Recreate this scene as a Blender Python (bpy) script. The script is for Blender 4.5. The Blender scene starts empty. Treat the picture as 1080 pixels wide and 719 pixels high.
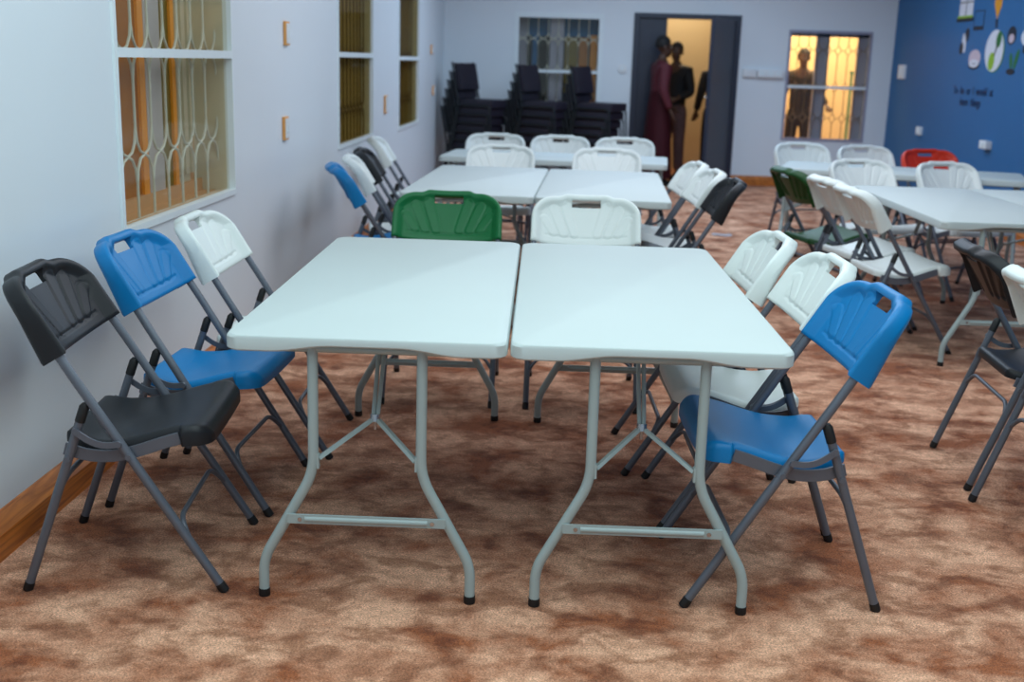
import bpy, bmesh, math, random
from mathutils import Vector, Matrix
PI = math.pi
R = math.radians
random.seed(7)
scene = bpy.context.scene
COL = scene.collection

# ------------------------------------------------------------------ camera
F_PX, YAW, PITCH, ROLL, CAM_H = 1204.117, -0.0199, 0.2406, -0.0301, 1.4437
cam_data = bpy.data.cameras.new('camera')
cam = bpy.data.objects.new('camera', cam_data)
COL.objects.link(cam)
cam_data.sensor_width = 36.0
cam_data.sensor_fit = 'HORIZONTAL'
cam_data.lens = 36.0 * F_PX / 1080.0
cam_data.clip_start = 0.05
fwd = Vector((math.sin(YAW) * math.cos(PITCH), math.cos(YAW) * math.cos(PITCH), -math.sin(PITCH)))
rgt = Vector((math.cos(YAW), -math.sin(YAW), 0))
dwn = fwd.cross(rgt)
r2 = math.cos(ROLL) * rgt + math.sin(ROLL) * dwn
d2 = -math.sin(ROLL) * rgt + math.cos(ROLL) * dwn
cam.matrix_world = Matrix(((r2.x, -d2.x, -fwd.x, 0), (r2.y, -d2.y, -fwd.y, 0), (r2.z, -d2.z, -fwd.z, CAM_H), (0, 0, 0, 1)))
cam_data.dof.use_dof = True
cam_data.dof.focus_distance = 3.5
cam_data.dof.aperture_fstop = 2.8
scene.camera = cam

# ------------------------------------------------------------------ light
scene.view_settings.view_transform = 'Standard'
scene.view_settings.look = 'None'
scene.view_settings.gamma = 1.0
scene.view_settings.exposure = 0.0
scene.view_settings.use_curve_mapping = False
world = bpy.data.worlds.new('world')
scene.world = world
world.use_nodes = True
world.node_tree.nodes['Background'].inputs[0].default_value = (0.62, 0.78, 0.92, 1)
world.node_tree.nodes['Background'].inputs[1].default_value = 0.6


def area(name, loc, size, power, color, rot=(0, 0, 0)):
    d = bpy.data.lights.new(name, 'AREA')
    d.shape = 'RECTANGLE'
    d.size, d.size_y = size
    d.energy = power
    d.color = color
    o = bpy.data.objects.new(name, d)
    o.location = loc
    o.rotation_euler = rot
    COL.objects.link(o)
    return o


CEIL = 2.95
COOL = (0.78, 0.97, 1.0)
BLUE = (0.58, 0.78, 1.0)
area('ceiling_light_near', (0.6, 2.0, CEIL - 0.06), (4.0, 4.0), 122, COOL)
area('ceiling_light_mid', (1.2, 6.6, CEIL - 0.06), (3.6, 2.8), 80, (0.84, 0.90, 1.0))
area('ceiling_light_far', (1.4, 11.2, CEIL - 0.06), (3.6, 3.4), 135, BLUE)

# ------------------------------------------------------------------ helpers


def lin(c):
    return tuple(((v / 255.0) / 12.92 if v / 255.0 <= 0.04045 else ((v / 255.0 + 0.055) / 1.055) ** 2.4) for v in c)


def mat(name, rgb, rough=0.5, metal=0.0, spec=0.5, noise=0.0, scale=40.0, bump=0.0):
    m = bpy.data.materials.new(name)
    m.use_nodes = True
    nt = m.node_tree
    b = nt.nodes['Principled BSDF']
    c = lin(rgb)
    b.inputs['Base Color'].default_value = (*c, 1)
    b.inputs['Roughness'].default_value = rough
    b.inputs['Metallic'].default_value = metal
    b.inputs['Specular IOR Level'].default_value = spec
    if noise or bump:
        tc = nt.nodes.new('ShaderNodeTexCoord')
        n = nt.nodes.new('ShaderNodeTexNoise')
        n.inputs['Scale'].default_value = scale
        n.inputs['Detail'].default_value = 4
        nt.links.new(tc.outputs['Object'], n.inputs['Vector'])
        if noise:
            mx = nt.nodes.new('ShaderNodeMix')
            mx.data_type = 'RGBA'
            mx.inputs[6].default_value = (*[v * (1 - noise) for v in c], 1)
            mx.inputs[7].default_value = (*[min(1, v * (1 + noise)) for v in c], 1)
            nt.links.new(n.outputs['Fac'], mx.inputs[0])
            nt.links.new(mx.outputs[2], b.inputs['Base Color'])
        if bump:
            bp = nt.nodes.new('ShaderNodeBump')
            bp.inputs['Strength'].default_value = bump
            bp.inputs['Distance'].default_value = 0.002
            nt.links.new(n.outputs['Fac'], bp.inputs['Height'])
            nt.links.new(bp.outputs['Normal'], b.inputs['Normal'])
    return m


M = {}
M['wall'] = mat('wall_paint', (222, 230, 236), 0.42, noise=0.03, scale=1.2)
M['wall_blue'] = mat('blue_wall_paint', (46, 104, 156), 0.55, spec=0.25, noise=0.04, scale=1.5)
M['ceiling'] = mat('ceiling_paint', (228, 228, 228), 0.7, noise=0.02, scale=2)
M['white_frame'] = mat('white_frame_paint', (226, 236, 240), 0.35, noise=0.02, scale=8)
M['grey_frame'] = mat('grey_frame_metal', (150, 152, 172), 0.4, noise=0.05, scale=8)
M['top'] = mat('white_table_plastic', (188, 199, 199), 0.55, spec=0.3, noise=0.02, scale=3, bump=0.05)
M['table_leg'] = mat('pale_grey_enamel', (160, 176, 176), 0.32, noise=0.03, scale=20)
M['chrome'] = mat('zinc_steel', (180, 185, 190), 0.25, 0.9, noise=0.05, scale=30)
M['tube'] = mat('charcoal_grey_enamel', (98, 104, 115), 0.35, 0.25, noise=0.05, scale=30)
M['rubber'] = mat('black_rubber', (16, 17, 19), 0.6, noise=0.05, scale=60)
M['p_black'] = mat('black_chair_plastic', (30, 32, 36), 0.42, spec=0.3, noise=0.05, scale=25, bump=0.12)
M['p_blue'] = mat('blue_chair_plastic', (0, 116, 178), 0.40, spec=0.35, noise=0.03, scale=25, bump=0.1)
M['p_white'] = mat('white_chair_plastic', (222, 230, 228), 0.4, spec=0.35, noise=0.02, scale=25, bump=0.1)
M['p_green'] = mat('green_chair_plastic', (18, 104, 58), 0.4, spec=0.3, noise=0.04, scale=25, bump=0.1)
M['p_dgreen'] = mat('dark_green_chair_plastic', (24, 70, 30), 0.4, spec=0.3, noise=0.04, scale=25, bump=0.1)
M['p_red'] = mat('red_chair_plastic', (214, 52, 22), 0.4, noise=0.04, scale=25, bump=0.1)
M['navy'] = mat('dark_navy_door_paint', (34, 42, 60), 0.4, noise=0.04, scale=5)
M['upholstery'] = mat('black_purple_upholstery', (27, 23, 38), 0.6, noise=0.2, scale=30, bump=0.2)
M['stackframe'] = mat('black_steel', (18, 26, 30), 0.4, 0.2, noise=0.05, scale=30)
M['plate'] = mat('white_switch_plastic', (226, 230, 232), 0.35, noise=0.02, scale=30)
M['box_orange'] = mat('orange_box_rim', (226, 160, 86), 0.5, noise=0.05, scale=30)
M['olive'] = mat('olive_panel', (120, 102, 14), 0.35, noise=0.25, scale=5)
M['amber'] = mat('amber_panel', (170, 104, 6), 0.4, noise=0.2, scale=6)
M['orange_wood'] = mat('orange_wood_stile', (236, 152, 36), 0.45, noise=0.12, scale=10)
M['mull'] = mat('lavender_grey_reflection', (190, 186, 190), 0.5, noise=0.05, scale=8)  # grey reflection of the white wall, painted as a strip
M['reveal'] = mat('beige_reveal', (204, 196, 174), 0.55, noise=0.10, scale=5)
M['sill'] = mat('peach_bounce_sill', (206, 162, 118), 0.5, noise=0.06, scale=6)  # peach tint paints the light bounced at the outer sill
M['grille'] = mat('cream_grille_paint', (205, 208, 200), 0.45, noise=0.04, scale=20)
M['grille_dark'] = mat('bronze_grille_paint', (120, 104, 84), 0.45, noise=0.04, scale=20)
M['curtain'] = mat('olive_brown_curtain', (188, 174, 128), 0.8, noise=0.12, scale=9)
M['cream'] = mat('cream_corridor_paint', (214, 192, 152), 0.6, noise=0.04, scale=2)
M['dark_out'] = mat('painted_dark_outside', (26, 30, 26), 0.6, noise=0.2, scale=6)
M['skin'] = mat('dark_skin', (72, 46, 34), 0.5, noise=0.06, scale=30)
M['hair'] = mat('black_hair', (12, 11, 12), 0.7, noise=0.2, scale=80)
M['maroon'] = mat('maroon_robe_cloth', (78, 16, 30), 0.75, noise=0.12, scale=12)
M['cloth_black'] = mat('black_cloth', (16, 16, 20), 0.75, noise=0.12, scale=12)
M['cloth_print'] = mat('dusty_print_cloth', (92, 66, 66), 0.8, noise=0.45, scale=22)
M['cloth_brown'] = mat('dark_brown_cloth', (34, 26, 16), 0.8, noise=0.15, scale=12)
M['shoe'] = mat('black_shoe_leather', (14, 13, 14), 0.4, noise=0.05, scale=30)
M['eye'] = mat('eye_white', (210, 205, 200), 0.3, noise=0.02, scale=50)
M['ink'] = mat('navy_wall_ink', (16, 30, 66), 0.6, noise=0.05, scale=30)
M['d_white'] = mat('decal_white', (214, 214, 222), 0.6, noise=0.04, scale=30)
M['d_dark'] = mat('decal_dark', (14, 22, 38), 0.6, noise=0.05, scale=30)
M['d_green'] = mat('decal_green', (26, 104, 40), 0.6, noise=0.06, scale=30)
M['d_lime'] = mat('decal_lime', (138, 176, 40), 0.6, noise=0.06, scale=30)
M['d_orange'] = mat('decal_orange', (226, 150, 20), 0.6, noise=0.06, scale=30)
M['d_pink'] = mat('decal_pale_pink', (200, 180, 190), 0.6, noise=0.06, scale=30)
M['paper'] = mat('white_paper', (205, 200, 205), 0.7, noise=0.03, scale=30)
M['teal'] = mat('teal_pipe_paint', (110, 150, 116), 0.5, noise=0.05, scale=20)


def wood_mat():
    m = mat('orange_varnished_wood', (190, 106, 38), 0.38)
    nt = m.node_tree
    b = nt.nodes['Principled BSDF']
    tc = nt.nodes.new('ShaderNodeTexCoord')
    mp = nt.nodes.new('ShaderNodeMapping')
    mp.inputs['Scale'].default_value = (9, 1.2, 22)
    n = nt.nodes.new('ShaderNodeTexNoise')
    n.inputs['Scale'].default_value = 2.2
    n.inputs['Detail'].default_value = 6
    n.inputs['Distortion'].default_value = 1.2
    r = nt.nodes.new('ShaderNodeValToRGB')
    r.color_ramp.elements[0].position = 0.25
    r.color_ramp.elements[0].color = (*lin((128, 62, 22)), 1)
    r.color_ramp.elements[1].position = 0.7
    r.color_ramp.elements[1].color = (*lin((214, 128, 52)), 1)
    for a, c in ((tc.outputs['Object'], mp.inputs['Vector']), (mp.outputs['Vector'], n.inputs['Vector']),
                 (n.outputs['Fac'], r.inputs['Fac']), (r.outputs['Color'], b.inputs['Base Color'])):
        nt.links.new(a, c)
    return m


M['wood'] = wood_mat()


def carpet_mat():
    m = bpy.data.materials.new('brown_plush_carpet')
    m.use_nodes = True
    nt = m.node_tree
    b = nt.nodes['Principled BSDF']
    b.inputs['Roughness'].default_value = 0.95
    b.inputs['Specular IOR Level'].default_value = 0.1
    b.inputs['Sheen Weight'].default_value = 0.15
    b.inputs['Sheen Roughness'].default_value = 0.5
    L = nt.links.new
    tc = nt.nodes.new('ShaderNodeTexCoord')
    mp = nt.nodes.new('ShaderNodeMapping')
    mp.inputs['Scale'].default_value = (0.9, 1.1, 1.0)
    L(tc.outputs['Object'], mp.inputs['Vector'])

    def noise(scale, detail, dist, rough=0.55):
        n = nt.nodes.new('ShaderNodeTexNoise')
        n.inputs['Scale'].default_value = scale
        n.inputs['Detail'].default_value = detail
        n.inputs['Distortion'].default_value = dist
        n.inputs['Roughness'].default_value = rough
        L(mp.outputs['Vector'], n.inputs['Vector'])
        return n

    def ramp(src, p0, c0, p1, c1):
        r = nt.nodes.new('ShaderNodeValToRGB')
        r.color_ramp.elements[0].position = p0
        r.color_ramp.elements[0].color = (*c0, 1)
        r.color_ramp.elements[1].position = p1
        r.color_ramp.elements[1].color = (*c1, 1)
        L(src, r.inputs['Fac'])
        return r

    def mix(mode, fac, a, bb):
        x = nt.nodes.new('ShaderNodeMix')
        x.data_type = 'RGBA'
        x.blend_type = mode
        if isinstance(fac, float):
            x.inputs[0].default_value = fac
        else:
            L(fac, x.inputs[0])
        L(a, x.inputs[6])
        L(bb, x.inputs[7])
        return x
    n1 = noise(4.0, 5, 0.3, 0.60)
    base = ramp(n1.outputs['Fac'], 0.38, lin((158, 92, 56)), 0.60, lin((230, 178, 146)))
    n2 = noise(7.5, 5, 0.4, 0.62)
    mod = ramp(n2.outputs['Fac'], 0.40, (0.50, 0.39, 0.31), 0.52, (1.0, 1.0, 1.0))
    c1 = mix('MULTIPLY', 0.85, base.outputs['Color'], mod.outputs['Color'])
    n4 = noise(34.0, 3, 0.2, 0.6)
    md2 = ramp(n4.outputs['Fac'], 0.35, (0.80, 0.77, 0.74), 0.62, (1.06, 1.06, 1.06))
    c1 = mix('MULTIPLY', 0.9, c1.outputs[2], md2.outputs['Color'])
    n3 = noise(190.0, 2, 0.0, 0.9)
    sp = ramp(n3.outputs['Fac'], 0.36, (0.45, 0.42, 0.40), 0.64, (1.45, 1.45, 1.46))
    c2 = mix('MULTIPLY', 1.0, c1.outputs[2], sp.outputs['Color'])
    L(c2.outputs[2], b.inputs['Base Color'])
    bp = nt.nodes.new('ShaderNodeBump')
    bp.inputs['Strength'].default_value = 0.5
    bp.inputs['Distance'].default_value = 0.006
    L(n3.outputs['Fac'], bp.inputs['Height'])
    L(bp.outputs['Normal'], b.inputs['Normal'])
    return m


M['carpet'] = carpet_mat()


def glass_mat(name, tint, gloss=0.06):
    m = bpy.data.materials.new(name)
    m.use_nodes = True
    nt = m.node_tree
    for n in list(nt.nodes):
        if n.type != 'OUTPUT_MATERIAL':
            nt.nodes.remove(n)
    out = [n for n in nt.nodes if n.type == 'OUTPUT_MATERIAL'][0]
    t = nt.nodes.new('ShaderNodeBsdfTransparent')
    t.inputs[0].default_value = (*tint, 1)
    g = nt.nodes.new('ShaderNodeBsdfGlossy')
    g.inputs['Roughness'].default_value = 0.03
    x = nt.nodes.new('ShaderNodeMixShader')
    x.inputs[0].default_value = gloss
    nt.links.new(t.outputs[0], x.inputs[1])
    nt.links.new(g.outputs[0], x.inputs[2])
    nt.links.new(x.outputs[0], out.inputs[0])
    return m


M['glass'] = glass_mat('clear_window_glass', (0.95, 0.94, 0.90), 0.035)
M['glass_bronze'] = glass_mat('bronze_window_glass', (0.80, 0.74, 0.58), 0.04)


# ---- mesh builders (add to a bmesh)
def quad(bm, vs):
    try:
        return bm.faces.new(vs)
    except ValueError:
        return None


def add_box(bm, lo, hi, T=None):
    (x0, y0, z0), (x1, y1, z1) = lo, hi
    P = [(x0, y0, z0), (x1, y0, z0), (x1, y1, z0), (x0, y1, z0), (x0, y0, z1), (x1, y0, z1), (x1, y1, z1), (x0, y1, z1)]
    if T:
        P = [T(*p) for p in P]
    v = [bm.verts.new(p) for p in P]
    for f in ((0, 3, 2, 1), (4, 5, 6, 7), (0, 1, 5, 4), (1, 2, 6, 5), (2, 3, 7, 6), (3, 0, 4, 7)):
        quad(bm, [v[i] for i in f])
    return v


def rounded_path(pts, rad=0.05, n=5):
    """round the inner corners of a polyline"""
    pts = [Vector(p) for p in pts]
    out = [pts[0]]
    for a, b, c in zip(pts, pts[1:], pts[2:]):
        u, v = (a - b), (c - b)
        r = min(rad, u.length * 0.45, v.length * 0.45)
        p, q = b + u.normalized() * r, b + v.normalized() * r
        for i in range(n + 1):
            t = i / n
            out.append((1 - t) ** 2 * p + 2 * t * (1 - t) * b + t * t * q)
    out.append(pts[-1])
    return out


def add_tube(bm, pts, r, seg=12, caps=True, ry=None):
    pts = [Vector(p) for p in pts]
    n = len(pts)
    rr = r if isinstance(r, (list, tuple)) else [r] * n
    tans = []
    for i in range(n):
        a, b = pts[max(0, i - 1)], pts[min(n - 1, i + 1)]
        tans.append((b - a).normalized())
    up = Vector((0, 0, 1)) if abs(tans[0].z) < 0.9 else Vector((0, 1, 0))
    s = tans[0].cross(up).normalized()
    rings = []
    for i in range(n):
        t = tans[i]
        s = (s - t * s.dot(t)).normalized()
        w = t.cross(s)
        k = ry if ry else 1.0
        rings.append([bm.verts.new(pts[i] + (s * math.cos(2 * PI * j / seg) + w * math.sin(2 * PI * j / seg) * k) * rr[i]) for j in range(seg)])
    for a, b in zip(rings, rings[1:]):
        for j in range(seg):
            quad(bm, (a[j], a[(j + 1) % seg], b[(j + 1) % seg], b[j]))
    if caps:
        quad(bm, rings[0][::-1])
        quad(bm, rings[-1])
    return rings


def add_strip(bm, pts, w, t, wdir):
    """flat bar along pts; w wide along wdir, t thick across"""
    pts = [Vector(p) for p in pts]
    wd = Vector(wdir).normalized()
    rings = []
    n = len(pts)
    for i in range(n):
        a, b = pts[max(0, i - 1)], pts[min(n - 1, i + 1)]
        tn = (b - a).normalized()
        nn = tn.cross(wd).normalized()
        ww = nn.cross(tn).normalized()
        rings.append([bm.verts.new(pts[i] + ww * sx * w / 2 + nn * sy * t / 2) for sx, sy in ((-1, -1), (1, -1), (1, 1), (-1, 1))])
    for a, b in zip(rings, rings[1:]):
        for j in range(4):
            quad(bm, (a[j], a[(j + 1) % 4], b[(j + 1) % 4], b[j]))
    quad(bm, rings[0][::-1])
    quad(bm, rings[-1])


def add_disc(bm, c, axis, r, h, seg=14):
    a = Vector(axis).normalized()
    add_tube(bm, [Vector(c) - a * h / 2, Vector(c) + a * h / 2], r, seg)


def add_ball(bm, c, r, sc=(1, 1, 1), seg=16, rings=10):
    m = Matrix.Translation(c) @ Matrix.Diagonal((r * sc[0], r * sc[1], r * sc[2], 1))
    bmesh.ops.create_uvsphere(bm, u_segments=seg, v_segments=rings, radius=1, matrix=m)


def add_prism(bm, poly, f0, f1):
    """poly = 2D points, f0/f1 map (a,b) to 3D for the two faces"""
    A = [bm.verts.new(f0(*p)) for p in poly]
    B = [bm.verts.new(f1(*p)) for p in poly]
    n = len(poly)
    quad(bm, A[::-1])
    quad(bm, B)
    for i in range(n):
        quad(bm, (A[i], A[(i + 1) % n], B[(i + 1) % n], B[i]))


def mesh(name, bm, m, smooth=True, ang=40):
    bmesh.ops.recalc_face_normals(bm, faces=bm.faces)
    me = bpy.data.meshes.new(name)
    bm.to_mesh(me)
    bm.free()
    for mm in (m if isinstance(m, (list, tuple)) else [m]):
        me.materials.append(mm)
    if smooth:
        me.shade_smooth()
        me.set_sharp_from_angle(angle=R(ang))
    return me


def obj(name, bm, m, parent=None, smooth=True, ang=40, bevel=0.0):
    if bevel:
        bmesh.ops.recalc_face_normals(bm, faces=bm.faces)
        es = [e for e in bm.edges if len(e.link_faces) == 2 and e.calc_face_angle(0) > R(50)]
        bmesh.ops.bevel(bm, geom=es, offset=bevel, segments=2, profile=0.7, affect='EDGES')
    o = bpy.data.objects.new(name, mesh(name, bm, m, smooth, ang))
    COL.objects.link(o)
    if parent:
        o.parent = parent
    return o


def tag(o, label, cat, group=None, kind=None):
    o['label'] = label
    o['category'] = cat
    if group:
        o['group'] = group
    if kind:
        o['kind'] = kind
    return o


def thing(name, label, cat, loc=(0, 0, 0), rotz=0.0, group=None):
    o = bpy.data.objects.new(name, None)
    o.empty_display_size = 0.1
    COL.objects.link(o)
    o.location = loc
    o.rotation_euler = (0, 0, rotz)
    return tag(o, label, cat, group)


def struct(name, bm, m, parent=None, **k):
    o = obj(name, bm, m, parent, **k)
    if parent is None:
        o['kind'] = 'structure'
    return o


def sroot(name, loc=(0, 0, 0)):
    o = bpy.data.objects.new(name, None)
    o.empty_display_size = 0.1
    COL.objects.link(o)
    o.location = loc
    o['kind'] = 'structure'
    return o


def dup(root, loc, rotz, label, group=None):
    r = root.copy()
    COL.objects.link(r)
    r.location = loc
    r.rotation_euler = (0, 0, rotz)
    r['label'] = label
    if group:
        r['group'] = group
    for ch in list(root.children):
        c = ch.copy()
        COL.objects.link(c)
        c.parent = r
        for g in list(ch.children):
            d = g.copy()
            COL.objects.link(d)
            d.parent = c
    return r


def sstep(a, b, x):
    t = max(0.0, min(1.0, (x - a) / (b - a)))
    return t * t * (3 - 2 * t)


# ------------------------------------------------------------------ room shell
YB = 14.56            # back wall
XR = 4.28             # right wall
WXL, WAL = -1.549, 0.0265   # left wall x at y=3 and its drift


def wl(s, off, z):    # left wall: s along the wall, off = into the room, z up
    return (WXL + WAL * (s - 3.0) + off, s, z)


def wall_with_holes(bm, a0, a1, z0, z1, holes, T, t0, t1):
    """wall slab between a0..a1, z0..z1 with rectangular holes (a,b,c,d)"""
    xs = sorted({a0, a1, *[h[0] for h in holes], *[h[1] for h in holes]})
    zs = sorted({z0, z1, *[h[2] for h in holes], *[h[3] for h in holes]})
    for xa, xb in zip(xs, xs[1:]):
        for za, zb in zip(zs, zs[1:]):
            cx, cz = (xa + xb) / 2, (za + zb) / 2
            if any(h[0] < cx < h[1] and h[2] < cz < h[3] for h in holes):
                continue
            add_box(bm, (xa, t0, za), (xb, t1, zb), T)
    bmesh.ops.remove_doubles(bm, verts=bm.verts, dist=1e-5)
    # drop the inner faces shared by two blocks
    seen = {}
    for f in list(bm.faces):
        k = tuple(sorted(v.index for v in f.verts))
    bm.verts.index_update()
    for f in list(bm.faces):
        k = tuple(sorted(v.index for v in f.verts))
        seen.setdefault(k, []).append(f)
    dead = [f for fs in seen.values() if len(fs) > 1 for f in fs]
    bmesh.ops.delete(bm, geom=dead, context='FACES_ONLY')


bm = bmesh.new()
add_box(bm, (-2.2, -1.2, -0.06), (XR + 0.2, 17.5, 0.0))
struct('floor', bm, M['carpet'], smooth=False)
bm = bmesh.new()
add_box(bm, (-2.2, -1.2, CEIL), (XR + 0.2, YB + 0.2, CEIL + 0.08))
struct('ceiling', bm, M['ceiling'], smooth=False)

LWIN = [(4.12, 5.52, 0.79, 2.35), (8.04, 9.41, 0.82, 2.35), (10.82, 12.20, 0.79, 2.35)]
LT = 0.20
bm = bmesh.new()
wall_with_holes(bm, -1.2, YB + 0.2, 0, CEIL, LWIN, lambda s, o, z: wl(s, o, z), -LT, 0.0)
struct('wall_left', bm, M['wall'], smooth=False)
DOOR = (1.13, 2.36, 0.0, 2.03)
BW1 = (-0.33, 0.67, 0.62, 1.98)
BW2 = (3.01, 3.99, 0.60, 1.89)
BT = 0.18
bm = bmesh.new()
wall_with_holes(bm, -1.6, XR + 0.2, 0, CEIL, [DOOR, BW1, BW2], lambda a, o, z: (a, YB + o, z), 0.0, BT)
struct('wall_back', bm, M['wall'], smooth=False)
bm = bmesh.new()
add_box(bm, (XR, -1.2, 0), (XR + 0.15, YB, CEIL))
struct('wall_right', bm, M['wall_blue'], smooth=False)


# baseboards: thick bevelled timber
def baseboard(name, T, a0, a1):
    prof = [(0, 0), (0.040, 0), (0.040, 0.078), (0.004, 0.124), (0, 0.124)]
    bm = bmesh.new()
    add_prism(bm, prof, lambda o, z: T(a0, o, z), lambda o, z: T(a1, o, z))
    return struct(name, bm, M['wood'], smooth=False)


baseboard('baseboard_left', wl, -1.2, YB)
baseboard('baseboard_back', lambda a, o, z: (a, YB - o, z), 2.40, XR)
baseboard('baseboard_back_left', lambda a, o, z: (a, YB - o, z), -1.24, 1.09)
baseboard('baseboard_right', lambda a, o, z: (XR - o, a, z), -1.2, YB - 0.04)


# ---- windows
def capsule_outline(cx, z0, z1, w, n=6, pointy=False):
    """closed outline of one grille cell"""
    h = w * (0.5 if pointy else 0.62)
    pts = []
    if pointy:
        pts = [(cx - w / 2, z0 + h), (cx - w / 2, z1 - h), (cx - 0.02, z1), (cx + 0.02, z1), (cx + w / 2, z1 - h), (cx + w / 2, z0 + h), (cx + 0.02, z0), (cx - 0.02, z0)]
    else:
        for i in range(n + 1):
            a = PI - PI * i / n
            pts.append((cx + math.cos(a) * w / 2, z1 - h + math.sin(a) * h))
        for i in range(n + 1):
            a = -PI * i / n
            pts.append((cx + math.cos(a) * w / 2, z0 + h + math.sin(a) * h))
    return pts


def add_grille(bm, a0, a1, z0, z1, T, off, pitch, rows, r, pointy=False):
    n = max(1, round((a1 - a0) / pitch))
    p = (a1 - a0) / n
    for za, zb in zip(rows, rows[1:]):
        for k in range(n):
            o = capsule_outline(a0 + p * (k + 0.5), za, zb, p, pointy=pointy)
            pts = [Vector(T(a, off, min(max(z, z0), z1))) for a, z in o]
            pts.append(pts[0])
            add_tube(bm, pts, r, 6, caps=False)


def build_window(name, T, hole, rail, frame_m, pane_m, grille_m, back_parts, pitch, rows, depth, fw=0.014, mull=False, pointy=False, r=0.006, rail_m=None):
    """T(a, o, z): a along the wall, o into the room, z up"""
    a0, a1, z0, z1 = hole
    root = sroot(name)
    bm = bmesh.new()
    for lo, hi in (((a0 - fw, -0.03, z0 - fw), (a0 + 0.012, 0.010, z1 + fw)), ((a1 - 0.004, -0.03, z0 - fw), (a1 + fw, 0.010, z1 + fw)),
                   ((a0, -0.03, z0 - fw), (a1, 0.012, z0 + 0.012)), ((a0, -0.03, z1 - 0.012), (a1, 0.012, z1 + fw))):
        add_box(bm, lo, hi, T)
    obj('window_frame', bm, frame_m, root, smooth=False)
    bm = bmesh.new()
    add_box(bm, (a0 + 0.012, -0.028, rail - 0.017), (a1 - 0.004, 0.012, rail + 0.017), T)
    obj('window_rail', bm, rail_m or frame_m, root, smooth=False)
    for za, zb, oo in ((z0 + 0.012, rail - 0.02, -0.020), (rail + 0.02, z1 - 0.012, -0.012)):
        bm = bmesh.new()
        add_box(bm, (a0 + 0.012, oo - 0.003, za), (a1 - 0.012, oo + 0.003, zb), T)
        obj('window_pane', bm, pane_m, root, smooth=False)
    bm = bmesh.new()
    add_grille(bm, a0, a1, z0, z1, T, -0.07, pitch, rows, r, pointy)
    obj('grille', bm, grille_m, root)
    for nm, m, lo, hi in back_parts:
        bm = bmesh.new()
        add_box(bm, lo, hi, T)
        obj(nm, bm, m, root, smooth=False)
    return root


# near left window: reveal, then a timber casement behind the grille
a0, a1, z0, z1 = LWIN[0]
bp = []
d = -0.17
edges = [(4.00, 4.78, 'amber'), (4.78, 4.84, 'orange_wood'), (4.84, 5.02, 'mull'), (5.02, 5.17, 'olive'), (5.17, 5.215, 'orange_wood'),
         (5.215, 5.40, 'reveal'), (5.40, 5.47, 'sill'), (5.47, 5.52, 'reveal')]
for ea, eb, mm in edges:
    th = {'mull': 0.015, 'orange_wood': 0.012}.get(mm, 0.0)
    nm = {'orange_wood': 'casement_stile', 'mull': 'casement_mullion'}.get(mm, 'casement_panel')  # the mull strip is the wall's reflection put into colour
    bp.append((nm, M[mm], (ea, d - 0.02, z0 - 0.04), (eb, d + th, z1)))
bp.append(('casement_rail', M['sill'], (4.2, d - 0.001, z0), (a1, d + 0.02, z0 + 0.06)))
bp.append(('window_sill', M['sill'], (a0, -0.17, z0 - 0.05), (a1, -0.03, z0 + 0.004)))
bp.append(('reveal', M['reveal'], (a1 - 0.006, -0.17, z0), (a1 + 0.004, -0.03, z1)))
for k in range(4):
    aa = 5.235 + 0.042 * k
    bp.append(('curtain_fold', M['reveal'], (aa, d, z0 + 0.1), (aa + 0.022, d + 0.018 + 0.006 * (k % 2), z1)))
w1 = build_window('window_1', wl, LWIN[0], 1.432, M['white_frame'], M['glass'], M['grille'], bp, 0.175, [0.60, 1.04, 1.44, 2.05, 2.50], 0.2)
for i in (1, 2):
    a0, a1, z0, z1 = LWIN[i]
    bp = [('curtain', M['curtain'], (a0 - 0.02, -0.13, z0 - 0.02), (a1 + 0.02, -0.10, z1 + 0.02)), ('window_sill', M['curtain'], (a0, -0.2, z0 - 0.02), (a1, -0.03, z0 + 0.004))]
    for k in range(9):
        aa = a0 + (a1 - a0) * (k + 0.5) / 9
        bp.append(('curtain_fold', M['curtain'], (aa - 0.035, -0.105, z0), (aa + 0.035, -0.097 - 0.003 * (k % 2), z1)))
    build_window('window_%d' % (i + 1), wl, LWIN[i], 1.45 if i == 1 else 1.435, M['white_frame'], M['glass_bronze'], M['grille_dark'], bp, 0.14, [0.60, 1.05, 1.45, 2.05, 2.5], 0.2)


def tb(a, o, z):
    return (a, YB - o, z)


# window behind the stacked chairs: unlit outside painted as dark backdrop, bluish and amber boards
a0, a1, z0, z1 = BW1
bp = [('outside_backdrop', M['dark_out'], (a0 - 0.05, -0.42, z0 - 0.05), (a1 + 0.05, -0.38, z1 + 0.05)),
      ('outside_backdrop', M['wall_blue'], (a0, -0.38, z1 - 0.22), (a1, -0.36, z1)),
      ('casement_mullion', M['grey_frame'], (0.07, -0.20, z0), (0.24, -0.15, z1)),
      ('casement_panel', M['olive'], (0.26, -0.37, z0), (0.42, -0.35, 1.75)),
      ('casement_panel', M['amber'], (0.44, -0.37, z0), (0.56, -0.35, 1.75)),
      ('casement_stile', M['orange_wood'], (0.58, -0.36, z0), (0.70, -0.32, 1.78)),  # orange strip painted in place of the glow at the right
      ('casement_panel', M['grey_frame'], (-0.33, -0.34, z0), (-0.22, -0.31, z1)),
      ('casement_panel', M['wall_blue'], (-0.15, -0.34, z0), (-0.08, -0.32, 1.78)),
      ('outside_backdrop', M['dark_out'], (a0 - 0.04, -0.40, z0 - 0.03), (a0 - 0.001, -0.18, z1 + 0.03)),
      ('outside_backdrop', M['dark_out'], (a1 + 0.001, -0.40, z0 - 0.03), (a1 + 0.04, -0.18, z1 + 0.03)),
      ('outside_backdrop', M['dark_out'], (a0 - 0.04, -0.40, z1 + 0.001), (a1 + 0.04, -0.18, z1 + 0.04))]
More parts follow.
